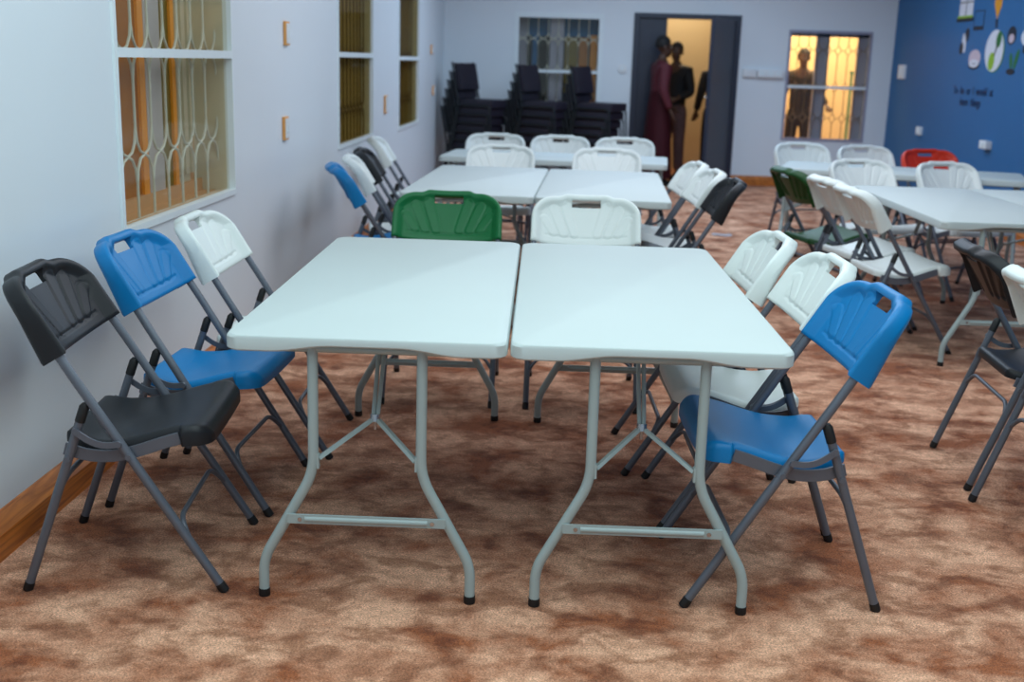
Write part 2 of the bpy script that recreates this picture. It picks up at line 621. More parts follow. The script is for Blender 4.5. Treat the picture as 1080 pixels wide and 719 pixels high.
build_window('window_4', tb, BW1, 1.33, M['white_frame'], M['glass'], M['grille'], bp, 0.125, [0.30, 0.92, 1.34, 1.72, 2.3], 0.2, fw=0.05)
# window looking into the lit corridor
a0, a1, z0, z1 = BW2
bp = [('casement_mullion', M['grey_frame'], (3.36, -0.15, z0), (3.52, -0.10, z1)),
      ('casement_stile', M['grey_frame'], (3.87, -0.15, z0), (a1, -0.10, z1)),
      ('casement_stile', M['grey_frame'], (a0, -0.15, z0), (3.03, -0.10, z1)),
      ('casement_stile', M['grey_frame'], (a0, -0.15, z1 - 0.05), (a1, -0.10, z1))]
build_window('window_5', tb, BW2, 1.235, M['grey_frame'], M['glass'], M['grille_dark'], bp, 0.122, [0.45, 0.86, 1.235, 1.68, 2.1], 0.2, fw=0.02, pointy=True, r=0.0055, rail_m=M['white_frame'])

# ---- corridor behind the back wall
CY = 16.6
bm = bmesh.new()
add_box(bm, (0.85, CY, 0), (5.2, CY + 0.1, CEIL))
struct('wall_corridor_back', bm, M['cream'], smooth=False)
bm = bmesh.new()
add_box(bm, (0.80, YB + BT, 0), (0.90, CY, CEIL))
struct('wall_corridor_left', bm, M['cream'], smooth=False)
bm = bmesh.new()
add_box(bm, (5.1, YB + BT, 0), (5.2, CY, CEIL))
struct('wall_corridor_right', bm, M['cream'], smooth=False)
bm = bmesh.new()
add_box(bm, (0.8, YB + BT, 2.7), (5.2, CY + 0.1, 2.78))
struct('ceiling_corridor', bm, M['cream'], smooth=False)
bm = bmesh.new()
add_box(bm, (2.66, YB + BT, 0), (2.74, CY, 2.7))  # added divider, keeps the amber lamp's light out of the doorway
struct('added_corridor_light_stop', bm, M['cream'], smooth=False)
area('corridor_light', (3.7, 15.7, 2.62), (1.4, 0.6), 95, (1.0, 0.76, 0.46))
area('corridor_light', (1.8, 16.0, 2.62), (0.9, 0.5), 17, (1.0, 0.86, 0.64))

# ---- door: narrow fixed leaf, wide leaf swung into the corridor
root = sroot('door_1')
x0, x1, _, zt = DOOR
bm = bmesh.new()
add_box(bm, (x0 - 0.04, YB - 0.02, 0), (x0 + 0.03, YB + 0.12, zt + 0.03))
add_box(bm, (x1 - 0.03, YB - 0.02, 0), (x1 + 0.04, YB + 0.12, zt + 0.03))
add_box(bm, (x0 + 0.03, YB - 0.02, zt - 0.03), (x1 - 0.03, YB + 0.12, zt + 0.03))
obj('door_frame', bm, M['navy'], root, smooth=False, bevel=0.006)
bm = bmesh.new()
add_box(bm, (x0 + 0.03, YB + 0.02, 0.01), (x0 + 0.37, YB + 0.065, zt - 0.03))
add_box(bm, (x0 + 0.08, YB + 0.012, 0.2), (x0 + 0.32, YB + 0.02, 0.9))
add_box(bm, (x0 + 0.08, YB + 0.012, 1.05), (x0 + 0.32, YB + 0.02, 1.85))
obj('door_leaf', bm, M['navy'], root, smooth=False, bevel=0.003)
# swung leaf, hinged at the right jamb
ang = R(242)
hx, hy = x1 - 0.035, YB - 0.03
ca, sa = math.cos(ang), math.sin(ang)


def leafT(a, o, z):
    return (hx + a * ca - o * sa, hy + a * sa + o * ca, z)


bm = bmesh.new()
add_box(bm, (0.0, -0.022, 0.01), (0.80, 0.022, zt - 0.03), leafT)
add_box(bm, (0.10, -0.030, 0.2), (0.70, -0.022, 0.9), leafT)
add_box(bm, (0.10, -0.030, 1.05), (0.70, -0.022, 1.85), leafT)
leaf = obj('door_leaf', bm, M['navy'], root, smooth=False, bevel=0.003)
bm = bmesh.new()
add_box(bm, (0.71, -0.030, 0.90), (0.76, -0.022, 1.16), leafT)
add_tube(bm, rounded_path([leafT(0.735, -0.028, 1.09), leafT(0.735, -0.075, 1.09), leafT(0.60, -0.08, 1.09)], 0.02), 0.011, 8)
add_disc(bm, leafT(0.735, -0.032, 0.96), (Vector(leafT(0, 1, 0)) - Vector(leafT(0, 0, 0))), 0.014, 0.014)
obj('door_handle', bm, M['chrome'], leaf)

# teal pipe in the corridor, seen through the lit window
bm = bmesh.new()
add_tube(bm, [(4.03, 15.45, 0), (4.03, 15.45, 1.40)], 0.02, 12)
add_disc(bm, (4.03, 15.45, 1.42), (0, 0, 1), 0.03, 0.04)
add_disc(bm, (4.03, 15.45, 0.01), (0, 0, 1), 0.06, 0.02)
tag(obj('stand_pipe', bm, M['teal']), 'thin teal upright pipe seen through the lit amber window', 'pipe')


# ------------------------------------------------------------------ folding chair
FY = 0.235                     # half spacing of the legs
TUBE_R = 0.0125


def tube_x(z):                 # x of the long front tube at height z
    return 0.265 - 0.62 * z


D_T = Vector((-0.527, 0, 0.850)).normalized()   # up the tube
N_T = Vector((0.850, 0, 0.527)).normalized()    # out of the front of the backrest
B0 = Vector((tube_x(0.660), 0, 0.660))


def cap_sd(px, py, a, b, ra, rb):
    ax, ay = a
    bx, by = b
    dx, dy = bx - ax, by - ay
    t = max(0, min(1, ((px - ax) * dx + (py - ay) * dy) / (dx * dx + dy * dy)))
    return math.hypot(px - ax - t * dx, py - ay - t * dy) - (ra + (rb - ra) * t)


PETALS = [((0.052, 0.058), (0.090, 0.186), 0.022, 0.027), ((0.100, 0.056), (0.145, 0.168), 0.022, 0.026), ((0.145, 0.054), (0.188, 0.118), 0.020, 0.022)]
BW_ = 0.247
SH_Y, SH_W, SH_T = 0.125, 0.125, 0.236      # rounded shoulder: half axes and top


def top_w(y):
    y = abs(y)
    t = SH_T + 0.016 * (1 - sstep(0.085, 0.130, y))
    c = BW_ - SH_Y
    if y > c:
        t -= SH_W * (1 - math.sqrt(max(0, 1 - ((y - c) / SH_Y) ** 2.2)))
    return t


def emboss(y, w):
    """petal relief: shallow grooves that outline the three petals of each side"""
    y = abs(y)
    e = 0.0
    ds = [cap_sd(y, w, *p) for p in PETALS]
    dm = min(ds)
    e += 0.0022 * (1 - sstep(-0.005, 0.003, dm))
    for dd in ds:
        e -= 0.0024 * math.exp(-(dd / 0.0030) ** 2)
    if y < 0.185:
        e -= 0.003 * math.exp(-((w - 0.038 - 0.10 * y * y) / 0.005) ** 2)
    return e


def backrest_bm():
    bm = bmesh.new()
    NY, NW = 116, 66
    ys = [BW_ * math.sin(PI / 2 * (-1 + 2 * i / NY)) * 0.35 + BW_ * (-1 + 2 * i / NY) * 0.65 for i in range(NY + 1)]
    slot_t0, slot_t1, slot_y = 0.745, 0.885, 0.064
    ts = sorted(set([i / NW for i in range(NW + 1)]) | {slot_t0, slot_t1})
    front, back = [], []
    for y in ys:
        cf, cb = [], []
        tw = top_w(y)
        for t in ts:
            w = tw * t
            slope = abs(top_w(abs(y) + 0.002) - top_w(abs(y) - 0.002)) / 0.004 if abs(y) < BW_ - 0.003 else 20
            dtop = (tw - w) / math.sqrt(1 + slope * slope)
            side = min(BW_ - abs(y), dtop)
            de = max(0, min(side, w + 0.004))
            edge = 0.0 if de >= 0.016 else (0.016 - math.sqrt(max(0, 0.016 ** 2 - (0.016 - de) ** 2)))
            curve = -0.050 * (1 - (abs(y) / BW_) ** 2.2)
            rim = 0.017 * (1 - sstep(0.020, 0.050, side))
            f = 0.015 + curve + rim - edge + emboss(y, w) * sstep(0.012, 0.03, de)
            deep = 0.064 - 0.026 * t
            thick = 0.016 + (deep - 0.016) * (1 - sstep(0.018, 0.032, side))
            b_ = 0.018 + curve - thick + edge * 0.6
            for (pa, pb, ra, rb) in PETALS:
                sd = cap_sd(abs(y), w, pa, pb, ra - 0.006, rb - 0.006)
                b_ += 0.007 * (1 - sstep(-0.006, 0.002, sd))
            base = B0 + D_T * w
            cf.append(bm.verts.new(base + N_T * f + Vector((0, y, 0))))
            cb.append(bm.verts.new(base + N_T * b_ + Vector((0, y, 0))))
        front.append(cf)
        back.append(cb)
    nT = len(ts)
    hole = set()
    for i in range(NY):
        yc = (ys[i] + ys[i + 1]) / 2
        for j in range(nT - 1):
            tc = (ts[j] + ts[j + 1]) / 2
            if slot_t0 < tc < slot_t1:
                lim = slot_y
                if abs(yc) < lim:
                    hole.add((i, j))
    for i in range(NY):
        for j in range(nT - 1):
            if (i, j) in hole:
                for (di, dj, e) in ((-1, 0, ((i, j), (i, j + 1))), (1, 0, ((i + 1, j + 1), (i + 1, j))), (0, -1, ((i + 1, j), (i, j))), (0, 1, ((i, j + 1), (i + 1, j + 1)))):
                    if (i + di, j + dj) not in hole:
                        (p, q) = e
                        quad(bm, (front[p[0]][p[1]], front[q[0]][q[1]], back[q[0]][q[1]], back[p[0]][p[1]]))
                continue
            quad(bm, (front[i][j], front[i + 1][j], front[i + 1][j + 1], front[i][j + 1]))
            quad(bm, (back[i][j], back[i][j + 1], back[i + 1][j + 1], back[i + 1][j]))
    for i in range(NY):
        quad(bm, (front[i][0], back[i][0], back[i + 1][0], front[i + 1][0]))
        quad(bm, (front[i][-1], front[i + 1][-1], back[i + 1][-1], back[i][-1]))
    for j in range(nT - 1):
        quad(bm, (front[0][j], front[0][j + 1], back[0][j + 1], back[0][j]))
        quad(bm, (front[-1][j], back[-1][j], back[-1][j + 1], front[-1][j + 1]))
    return bm


SX0, SX1 = -0.165, 0.240


def seat_hw(x):                # half width of the seat at x
    t = (x - SX0) / (SX1 - SX0)
    w = 0.185 + 0.036 * sstep(0.0, 0.35, t)
    if x > 0.155:
        w = 0.221 + 0.015 * sstep(0.155, 0.162, x)
    fr = SX1 - x
    if fr < 0.06:
        w -= 0.055 * (1 - math.sqrt(max(0, 1 - ((0.06 - fr) / 0.06) ** 2)))
    rr = x - SX0
    if rr < 0.05:
        w -= 0.03 * (1 - math.sqrt(max(0, 1 - ((0.05 - rr) / 0.05) ** 2)))
    return w


def seat_top(x, v):
    t = (x - SX0) / (SX1 - SX0)
    z = 0.424 + 0.052 * sstep(0.28, 0.90, t) + 0.016 * (1 - sstep(0, 0.22, t))
    z -= 0.012 * (1 - v * v) * sstep(0.05, 0.3, t) * (1 - 0.6 * sstep(0.7, 1, t))
    return z


def seat_bm():
    bm = bmesh.new()
    NX, NY = 46, 30
    xs = [SX0 + (SX1 - SX0) * (0.5 - 0.5 * math.cos(PI * i / NX)) * 0.6 + (SX1 - SX0) * i / NX * 0.4 for i in range(NX + 1)]
    xs = sorted(set(xs) | {0.150, 0.155, 0.160, 0.163})
    NX = len(xs) - 1
    top, bot = [], []
    for x in xs:
        a, b = [], []
        hw = seat_hw(x)
        for j in range(NY + 1):
            v = math.sin(PI / 2 * (-1 + 2 * j / NY)) * 0.7 + (-1 + 2 * j / NY) * 0.3
            y = hw * v
            de = min(hw - abs(y), x - SX0 + 0.0, SX1 - x)
            Rr = 0.02
            dz = 0 if de >= Rr else Rr - math.sqrt(max(0, Rr * Rr - (Rr - de) ** 2))
            wf = 0.018 * (sstep(SX1 - 0.05, SX1, x)) ** 2
            z = seat_top(x, v) - dz - wf
            a.append(bm.verts.new((x, y, z)))
            lip = 0.016 + 0.022 * sstep(0.150, 0.165, x)
            zb = seat_top(x, v) - 0.018 - lip
            b.append(bm.verts.new((x, y, min(zb, z - 0.004))))
        top.append(a)
        bot.append(b)
    for i in range(NX):
        for j in range(NY):
            quad(bm, (top[i][j], top[i + 1][j], top[i + 1][j + 1], top[i][j + 1]))
            quad(bm, (bot[i][j], bot[i][j + 1], bot[i + 1][j + 1], bot[i + 1][j]))
    for i in range(NX):
        quad(bm, (top[i][0], bot[i][0], bot[i + 1][0], top[i + 1][0]))
        quad(bm, (top[i][-1], top[i + 1][-1], bot[i + 1][-1], bot[i][-1]))
    for j in range(NY):
        quad(bm, (top[0][j], top[0][j + 1], bot[0][j + 1], bot[0][j]))
        quad(bm, (top[-1][j], bot[-1][j], bot[-1][j + 1], top[-1][j + 1]))
    return bm


def rear_leg_x(z):
    return -0.270 + (0.185 / 0.53) * z


def make_chair(pm):
    t = thing('folding_chair', 'x', 'chair')
    obj('seat', seat_bm(), M[pm], t, ang=60)
    obj('backrest', backrest_bm(), M[pm], t, ang=60)
    for s in (-1, 1):
        bm = bmesh.new()
        add_tube(bm, [(tube_x(z), s * FY * (1 - 0.02 * (z > 0.6)), z) for z in (0.022, 0.2, 0.39, 0.60, 0.70, 0.745)], TUBE_R, 12)
        for z in (0.39, 0.425):
            add_disc(bm, (tube_x(z) + (0 if z < 0.4 else -0.0), s * (FY + TUBE_R), z), (0, 1, 0), 0.008, 0.006, 10)
        lg = obj('leg', bm, M['tube'], t)
        bm = bmesh.new()
        add_tube(bm, [(tube_x(0.0) + 0.001, s * FY, 0.0), (tube_x(0.006), s * FY, 0.006), (tube_x(0.024), s * FY, 0.024)], [0.0128, 0.0140, 0.0136], 12)
        obj('rubber_foot', bm, M['rubber'], lg)
    for s in (-1, 1):
        bm = bmesh.new()
        add_tube(bm, [(rear_leg_x(z), s * FY, z) for z in (0.022, 0.25, 0.50)], TUBE_R, 12)
        for z in (0.382, 0.462):
            add_disc(bm, (rear_leg_x(z), s * (FY + TUBE_R), z), (0, 1, 0), 0.008, 0.006, 10)
        lg = obj('leg', bm, M['tube'], t)
        bm = bmesh.new()
        add_tube(bm, [(rear_leg_x(0.0) - 0.001, s * FY, 0.0), (rear_leg_x(0.006), s * FY, 0.006), (rear_leg_x(0.024), s * FY, 0.024)], [0.0128, 0.0140, 0.0136], 12)
        obj('rubber_foot', bm, M['rubber'], lg)
        bm = bmesh.new()
        add_tube(bm, [(rear_leg_x(0.485), s * FY, 0.485), (rear_leg_x(0.525), s * FY, 0.525), (rear_leg_x(0.535), s * FY, 0.535)], [0.0138, 0.0138, 0.008], 12)
        obj('leg_cap', bm, M['rubber'], lg)
        # side rail under the seat edge
        bm = bmesh.new()
        pts = []
        for i in range(13):
            x = -0.150 + 0.305 * i / 12
            pts.append((x, s * 0.2215, seat_top(x, 1) - 0.034 - 0.006 * math.sin(PI * i / 12)))
        add_strip(bm, pts, 0.034, 0.008, (0, 0, 1))
        obj('seat_rail', bm, M['tube'], t, smooth=False, bevel=0.002)
        # curved link between the two tubes
        bm = bmesh.new()
        p0 = Vector((rear_leg_x(0.462), s * (FY + 0.018), 0.462))
        p1 = Vector((tube_x(0.428), s * (FY + 0.018), 0.428))
        pts = [p0.lerp(p1, i / 8) + Vector((0, 0, -0.016 * math.sin(PI * i / 8))) for i in range(9)]
        add_strip(bm, pts, 0.017, 0.005, (0, 0, 1))
        add_disc(bm, p0, (0, 1, 0), 0.0095, 0.007, 10)
        add_disc(bm, p1, (0, 1, 0), 0.0095, 0.007, 10)
        obj('pivot_link', bm, M['tube'], t)
    for fx, z0, z1 in ((tube_x, 0.140, 0.200), (rear_leg_x, 0.270, 0.320)):
        bm = bmesh.new()
        pts = rounded_path([(fx(z0), -FY, z0), (fx(z1), -FY + 0.045, z1), (fx(z1), FY - 0.045, z1), (fx(z0), FY, z0)], 0.05, 5)
        add_tube(bm, pts, 0.0075, 10)
        obj('stretcher', bm, M['tube'], t)
    return t


CHAIRS = {}


def chair(color, x, y, deg, label, group):
    if color not in CHAIRS:
        c = make_chair(color)
        CHAIRS[color] = c
        c.location = (x, y, 0)
        c.rotation_euler = (0, 0, R(deg))
        c['label'] = label
        c['group'] = group
        return c
    return dup(CHAIRS[color], (x, y, 0), R(deg), label, group)


# ------------------------------------------------------------------ folding table
TH = 0.74


def table_outline(hx, hy, r=0.045, n=6):
    pts = []
    for cx, cy, a in ((hx - r, -hy + r, -90), (hx - r, hy - r, 0), (-hx + r, hy - r, 90), (-hx + r, -hy + r, 180)):
        for i in range(n + 1):
            b = R(a + 90 * i / n)
            pts.append((cx + r * math.cos(b), cy + r * math.sin(b)))
    # extra points along the short ends for the scalloped apron
    out = []
    m = len(pts)
    for i in range(m):
        p, q = pts[i], pts[(i + 1) % m]
        out.append(p)
        L = math.hypot(q[0] - p[0], q[1] - p[1])
        if L > 0.2:
            k = 28
            for j in range(1, k):
                t = j / k
                out.append((p[0] + (q[0] - p[0]) * t, p[1] + (q[1] - p[1]) * t))
    return out


def make_table(W, L):
    hx, hy = W / 2, L / 2
    t = thing('folding_table', 'x', 'table')
    bm = bmesh.new()
    P = table_outline(hx, hy)

    def low(x, y):
        d = 0.042
        if abs(abs(y) - hy) < 0.01:
            d -= 0.017 * (1 - sstep(0.09, 0.25, abs(x)))
        return d
    rings = []
    for inset, z in ((0.009, 0.0), (0.0035, -0.0022), (0.0, -0.008)):
        rings.append([bm.verts.new((x * (hx - inset) / hx, y * (hy - inset) / hy, TH + z)) for x, y in P])
    rings.append([bm.verts.new((x, y, TH - low(x, y) + 0.004)) for x, y in P])
    rings.append([bm.verts.new((x * (hx - 0.004) / hx, y * (hy - 0.004) / hy, TH - low(x, y))) for x, y in P])
    rings.append([bm.verts.new((x * (hx - 0.022) / hx, y * (hy - 0.022) / hy, TH - low(x, y))) for x, y in P])
    rings.append([bm.verts.new((x * (hx - 0.024) / hx, y * (hy - 0.024) / hy, TH - 0.026)) for x, y in P])
    n = len(P)
    for a, b in zip(rings, rings[1:]):
        for i in range(n):
            quad(bm, (a[i], a[(i + 1) % n], b[(i + 1) % n], b[i]))
    quad(bm, rings[0])
    quad(bm, rings[-1][::-1])
    obj('tabletop', bm, M['top'], t, ang=35)
    # steel rails under the top
    for s in (-1, 1):
        bm = bmesh.new()
        add_box(bm, (s * 0.275 - 0.012, -hy + 0.12, TH - 0.052), (s * 0.275 + 0.012, hy - 0.12, TH - 0.027))
        obj('under_rail', bm, M['table_leg'], t, smooth=False, bevel=0.003)
    for e in (-1, 1):
        def yy(z):         # leg frames lean outwards towards the floor
            return e * (hy - 0.032 - 0.016 * z / 0.70)
        for s in (-1, 1):
            bm = bmesh.new()
            path = rounded_path([(s * 0.144, yy(0.712), 0.712), (s * 0.144, yy(0.358), 0.358), (s * 0.2815, yy(0.108), 0.108), (s * 0.2815, yy(0.018), 0.018)], 0.05, 6)
            add_tube(bm, path, 0.0142, 14)
            lg = obj('leg', bm, M['table_leg'], t)
            bm = bmesh.new()
            add_tube(bm, [(s * 0.2815, yy(0), 0), (s * 0.2815, yy(0.004), 0.004), (s * 0.2815, yy(0.022), 0.022)], [0.0150, 0.0160, 0.0156], 14)
            obj('rubber_foot', bm, M['rubber'], lg)
        # top cross tube the frame pivots on
        bm = bmesh.new()
        add_tube(bm, [(-0.264, yy(0.70), 0.70), (0.264, yy(0.70), 0.70)], 0.011, 10)
        obj('pivot_bar', bm, M['table_leg'], t)
        # pressed crossbar with flat bolted ends
        bm = bmesh.new()
        z = 0.232
        yf = yy(z) + e * 0.015
        add_box(bm, (-0.213, yf - 0.003, z - 0.013), (0.213, yf + 0.003, z + 0.013))
        add_tube(bm, [(-0.165, yf + e * 0.0, z), (0.165, yf + e * 0.0, z)], 0.0085, 10)
        cb = obj('crossbar', bm, M['table_leg'], t)
        for s in (-1, 1):
            bm = bmesh.new()
            add_disc(bm, (s * 0.178, yf + e * 0.003, z), (0, 1, 0), 0.006, 0.006, 10)
            obj('bolt', bm, M['chrome'], cb)
        # folding brace: two links from the legs to a ring, one double link up to the top
        ap = Vector((0.0, yy(0.47) - e * 0.15, 0.465))
        bm = bmesh.new()
        for s in (-1, 1):
            q = Vector((s * 0.131, yy(0.40), 0.398))
            add_strip(bm, [q, ap + Vector((s * 0.006, 0, 0))], 0.016, 0.010, (0, 1, 0))
            add_box(bm, (s * 0.131 - 0.003, yy(0.39) - 0.009, 0.372), (s * 0.131 + 0.003, yy(0.39) + 0.009, 0.412))
        for s in (-1, 1):
            add_tube(bm, [ap + Vector((s * 0.006, 0, 0)), (s * 0.009, ap.y - e * 0.20, TH - 0.028)], 0.0062, 8)
        br = obj('brace', bm, M['table_leg'], t)
        bm = bmesh.new()
        add_disc(bm, ap + Vector((0, 0, 0.004)), (0, 0.2, 1), 0.0145, 0.020, 14)
        add_tube(bm, [ap + Vector((0, 0, -0.030)), ap], 0.0045, 8)
        obj('lock_ring', bm, M['chrome'], br)
    return t


T0 = None
TW, TL = 0.732, 1.70


def table(x, y, deg, label, group):
    global T0
    if T0 is None:
        T0 = make_table(TW, TL)
        T0.location = (x, y, 0)
        T0.rotation_euler = (0, 0, R(deg))
        T0['label'] = label
        T0['group'] = group
        return T0
    return dup(T0, (x, y, 0), R(deg), label, group)


GT = 'white folding tables'
table(-0.434, 3.680, 0, 'white plastic folding table at the front, nearest the window wall', GT)
table(0.306, 3.680, 0, 'white plastic folding table at the front, with the blue chair at its right corner', GT)
table(-0.350, 6.98, -3, 'white folding table behind the green chair, left half of the second pair', GT)
table(0.386, 6.94, -3, 'white folding table behind the front white chair, right half of the second pair', GT)
table(0.12, 8.86, 84, 'white folding table set crosswise in front of the stacked black chairs', GT)
table(2.350, 6.49, 0, 'white folding table on the right, with two white chairs turned to its left side', GT)
table(3.092, 6.49, 0, 'white folding table at the right edge of the photo, behind the black chair', GT)
table(2.66, 8.56, 72, 'white folding table turned askew before the red chair and the blue wall', GT)

GC = {'p_black': 'black folding chairs', 'p_blue': 'blue folding chairs', 'p_white': 'white folding chairs', 'p_green': 'green folding chairs', 'p_dgreen': 'green folding chairs', 'p_red': 'red folding chairs'}
CH = [
    ('p_black', -1.108, 3.09, 4, 'black folding chair at the front left, nearest the wall baseboard'),
    ('p_blue', -1.08, 3.66, -3, 'blue folding chair between the front black chair and the white chair under the window'),
    ('p_white', -1.0, 4.20, 0, 'white folding chair under the near window, beside the blue chair'),
    ('p_blue', 0.69, 3.135, 182, 'blue folding chair at the front right, leaning back from the table corner'),
    ('p_white', 0.68, 3.655, 181, 'white folding chair directly behind the front right blue chair'),
    ('p_white', 0.60, 4.15, 181, 'white folding chair third back along the right of the front tables'),
    ('p_green', -0.410, 4.93, -90, 'bright green folding chair at the far end of the front left table'),
    ('p_white', 0.212, 4.93, -91, 'white folding chair beside the bright green chair, facing the front right table'),
    ('p_blue', -0.875, 6.46, 14, 'blue folding chair by the wall beside the second pair of tables'),
    ('p_white', -0.88, 7.02, 9, 'white folding chair by the wall, between the blue and the black chair'),
    ('p_black', -0.90, 7.58, 5, 'black folding chair by the wall between two white chairs'),
    ('p_white', -0.98, 8.72, 3, 'white folding chair by the wall under the gap between the second and third windows'),
    ('p_white', -0.288, 8.02, -91, 'cream white folding chair at the far end of the second pair, left one'),
    ('p_white', 0.465, 7.99, -92, 'cream white folding chair at the far end of the second pair, right one'),
    ('p_white', -0.385, 9.30, -93, 'white folding chair behind the crosswise table, left one of three'),
    ('p_white', 0.148, 9.28, -93, 'white folding chair behind the crosswise table, middle one of three'),
    ('p_white', 0.675, 9.26, -93, 'white folding chair behind the crosswise table, right one near the doorway'),
    ('p_white', 0.72, 7.25, 183, 'cream white folding chair right of the second tables, furthest of that side row'),
    ('p_white', 0.75, 6.74, 182, 'cream white folding chair between another white one and the black chair'),
    ('p_black', 0.78, 6.23, 179, 'black folding chair right of the second tables, standing in the aisle'),
    ('p_white', 1.91, 6.13, 7, 'white folding chair seen from behind at the left of the right hand table, nearer one'),
    ('p_white', 1.89, 6.66, 12, 'white folding chair seen from behind, between the green one and the nearer white one'),
    ('p_dgreen', 1.78, 7.20, 14, 'dark green folding chair turned to the left side of the right hand tables'),
    ('p_white', 2.26, 7.70, -71, 'cream white folding chair at the far left corner of the right hand table'),
    ('p_white', 2.85, 7.71, -70, 'cream white folding chair at the right hand table, in front of the red one'),
    ('p_white', 2.20, 9.32, -74, 'white folding chair below the lit amber window, its left leg in view'),
    ('p_white', 2.69, 9.22, -74, 'white folding chair left of the red chair, by the blue wall'),
    ('p_red', 3.13, 8.98, -74, 'red folding chair in front of the blue wall'),
    ('p_black', 1.85, 4.10, -4, 'black folding chair seen from behind at the right edge of the photo'),
    ('p_white', 1.82, 3.55, 2, 'white folding chair cut off by the right edge, nearest the camera there'),
]
for c, x, y, a, lab in CH:
    chair(c, x, y, a, lab, GC[c])


# ------------------------------------------------------------------ stacked padded chairs by the back wall
def make_stack_chair():
    t = thing('stacking_chair', 'x', 'chair')
    bm = bmesh.new()
    add_box(bm, (-0.20, -0.22, 0.40), (0.24, 0.22, 0.495))
    obj('seat', bm, M['upholstery'], t, bevel=0.02)
    bm = bmesh.new()
    n = 10
    for i in range(n):
        y0, y1 = -0.21 + 0.42 * i / n, -0.21 + 0.42 * (i + 1) / n
        c = lambda y: -0.235 - 0.03 * (1 - (y / 0.21) ** 2)
        P = [(c(y0), y0, 0.60), (c(y0) + 0.045, y0, 0.60), (c(y1) + 0.045, y1, 0.60), (c(y1), y1, 0.60)]
        Q = [(p[0] - 0.06, p[1], 0.90) for p in P]
        A = [bm.verts.new(p) for p in P]
        B = [bm.verts.new(p) for p in Q]
        quad(bm, A[::-1]); quad(bm, B)
        for k in range(4):
            quad(bm, (A[k], A[(k + 1) % 4], B[(k + 1) % 4], B[k]))
    bmesh.ops.remove_doubles(bm, verts=bm.verts, dist=1e-5)
    obj('backrest', bm, M['upholstery'], t)
    for s in (-1, 1):
        bm = bmesh.new()
        add_tube(bm, rounded_path([(0.25, s * 0.235, 0.0), (0.22, s * 0.235, 0.43), (-0.20, s * 0.235, 0.43)], 0.05), 0.012, 8)
        obj('leg', bm, M['stackframe'], t)
        bm = bmesh.new()
        add_tube(bm, rounded_path([(-0.27, s * 0.235, 0.0), (-0.20, s * 0.235, 0.43), (-0.305, s * 0.225, 0.91)], 0.06), 0.012, 8)
        obj('leg', bm, M['stackframe'], t)
    return t


SC = None
order = ['lowest', 'second from the bottom', 'third from the bottom', 'third from the top', 'second from the top', 'topmost']
for (sx, sy, sr, nm) in ((-0.82, 13.75, -28, 'leftmost stack, in the corner'), (-0.08, 13.75, -28, 'middle stack, left of the window rail'), (0.55, 13.75, -28, 'rightmost stack, under the back window')):
    for k in range(6):
        ca_, sa_ = math.cos(R(sr)), math.sin(R(sr))
        x = sx + 0.030 * k * ca_
        y = sy + 0.030 * k * sa_
        lab = 'black padded chair, %s of the %s' % (order[k], nm)
        if SC is None:
            SC = make_stack_chair()
            SC.location = (x, y, 0)
            SC.rotation_euler = (0, 0, R(sr))
            SC['label'] = lab
            SC['group'] = 'stacked black padded chairs'
        else:
            dup(SC, (x, y, 0.100 * k), R(sr), lab, 'stacked black padded chairs')


# ------------------------------------------------------------------ wall fittings
def left_box(s, z, label, h=0.13, w=0.10):
    root = thing('switch_box', label, 'switch', wl(s, 0, z), 0, 'switch boxes on the window wall')
    bm = bmesh.new()
    add_box(bm, (0, -w / 2, -h / 2), (0.016, w / 2, h / 2))
    obj('back_box', bm, M['box_orange'], root, smooth=False, bevel=0.003)
    bm = bmesh.new()
    add_box(bm, (0.016, -w / 2 + 0.006, -h / 2 + 0.010), (0.021, w / 2 - 0.002, h / 2 - 0.010))
    fp = obj('face_plate', bm, M['plate'], root, smooth=False, bevel=0.002)
    bm = bmesh.new()
    add_box(bm, (0.021, -0.012, -0.022), (0.026, 0.012, 0.022))
    obj('rocker', bm, M['white_frame'], fp, smooth=False)


left_box(6.59, 1.555, 'white switch box with an orange rim, upper one between the near and middle windows')
left_box(6.53, 1.035, 'white switch box with an orange rim, lower one between the near and middle windows')
left_box(10.06, 1.045, 'white switch box with an orange rim between the middle and far windows', 0.15, 0.15)
left_box(13.30, 1.54, 'white switch box with an orange rim near the back corner, upper one', 0.1, 0.2)
left_box(13.50, 1.085, 'white switch box with an orange rim near the back corner, lower one', 0.1, 0.2)

bm = bmesh.new()
add_box(bm, (2.46, YB - 0.05, 1.335), (2.62, YB, 1.43))
tag(obj('socket_box', bm, M['plate'], bevel=0.006), 'small white socket box on the back wall right of the door', 'socket')
t = thing('socket_strip', 'long white socket strip on the back wall between the door and the lit window', 'socket strip', (2.62, YB, 1.33))
bm = bmesh.new()
add_box(bm, (0.012, -0.06, 0.0), (0.33, 0, 0.095))
obj('housing', bm, M['plate'], t, bevel=0.008)
for k in range(3):
    bm = bmesh.new()
    add_box(bm, (0.03 + 0.1 * k, -0.066, 0.02), (0.11 + 0.1 * k, -0.058, 0.075))
    add_box(bm, (0.06 + 0.1 * k, -0.071, 0.03), (0.075 + 0.1 * k, -0.066, 0.05))
    obj('socket_face', bm, M['white_frame'], t, smooth=False)
t = thing('wall_switch', 'round pale switch on the back wall left of the door', 'switch', (0.975, YB, 1.39))
bm = bmesh.new()
add_disc(bm, (0, -0.012, 0), (0, 1, 0), 0.055, 0.024, 20)
obj('base_plate', bm, M['plate'], t)
bm = bmesh.new()
add_box(bm, (-0.015, -0.034, -0.02), (0.015, -0.022, 0.02))
obj('rocker', bm, M['white_frame'], t, bevel=0.003)


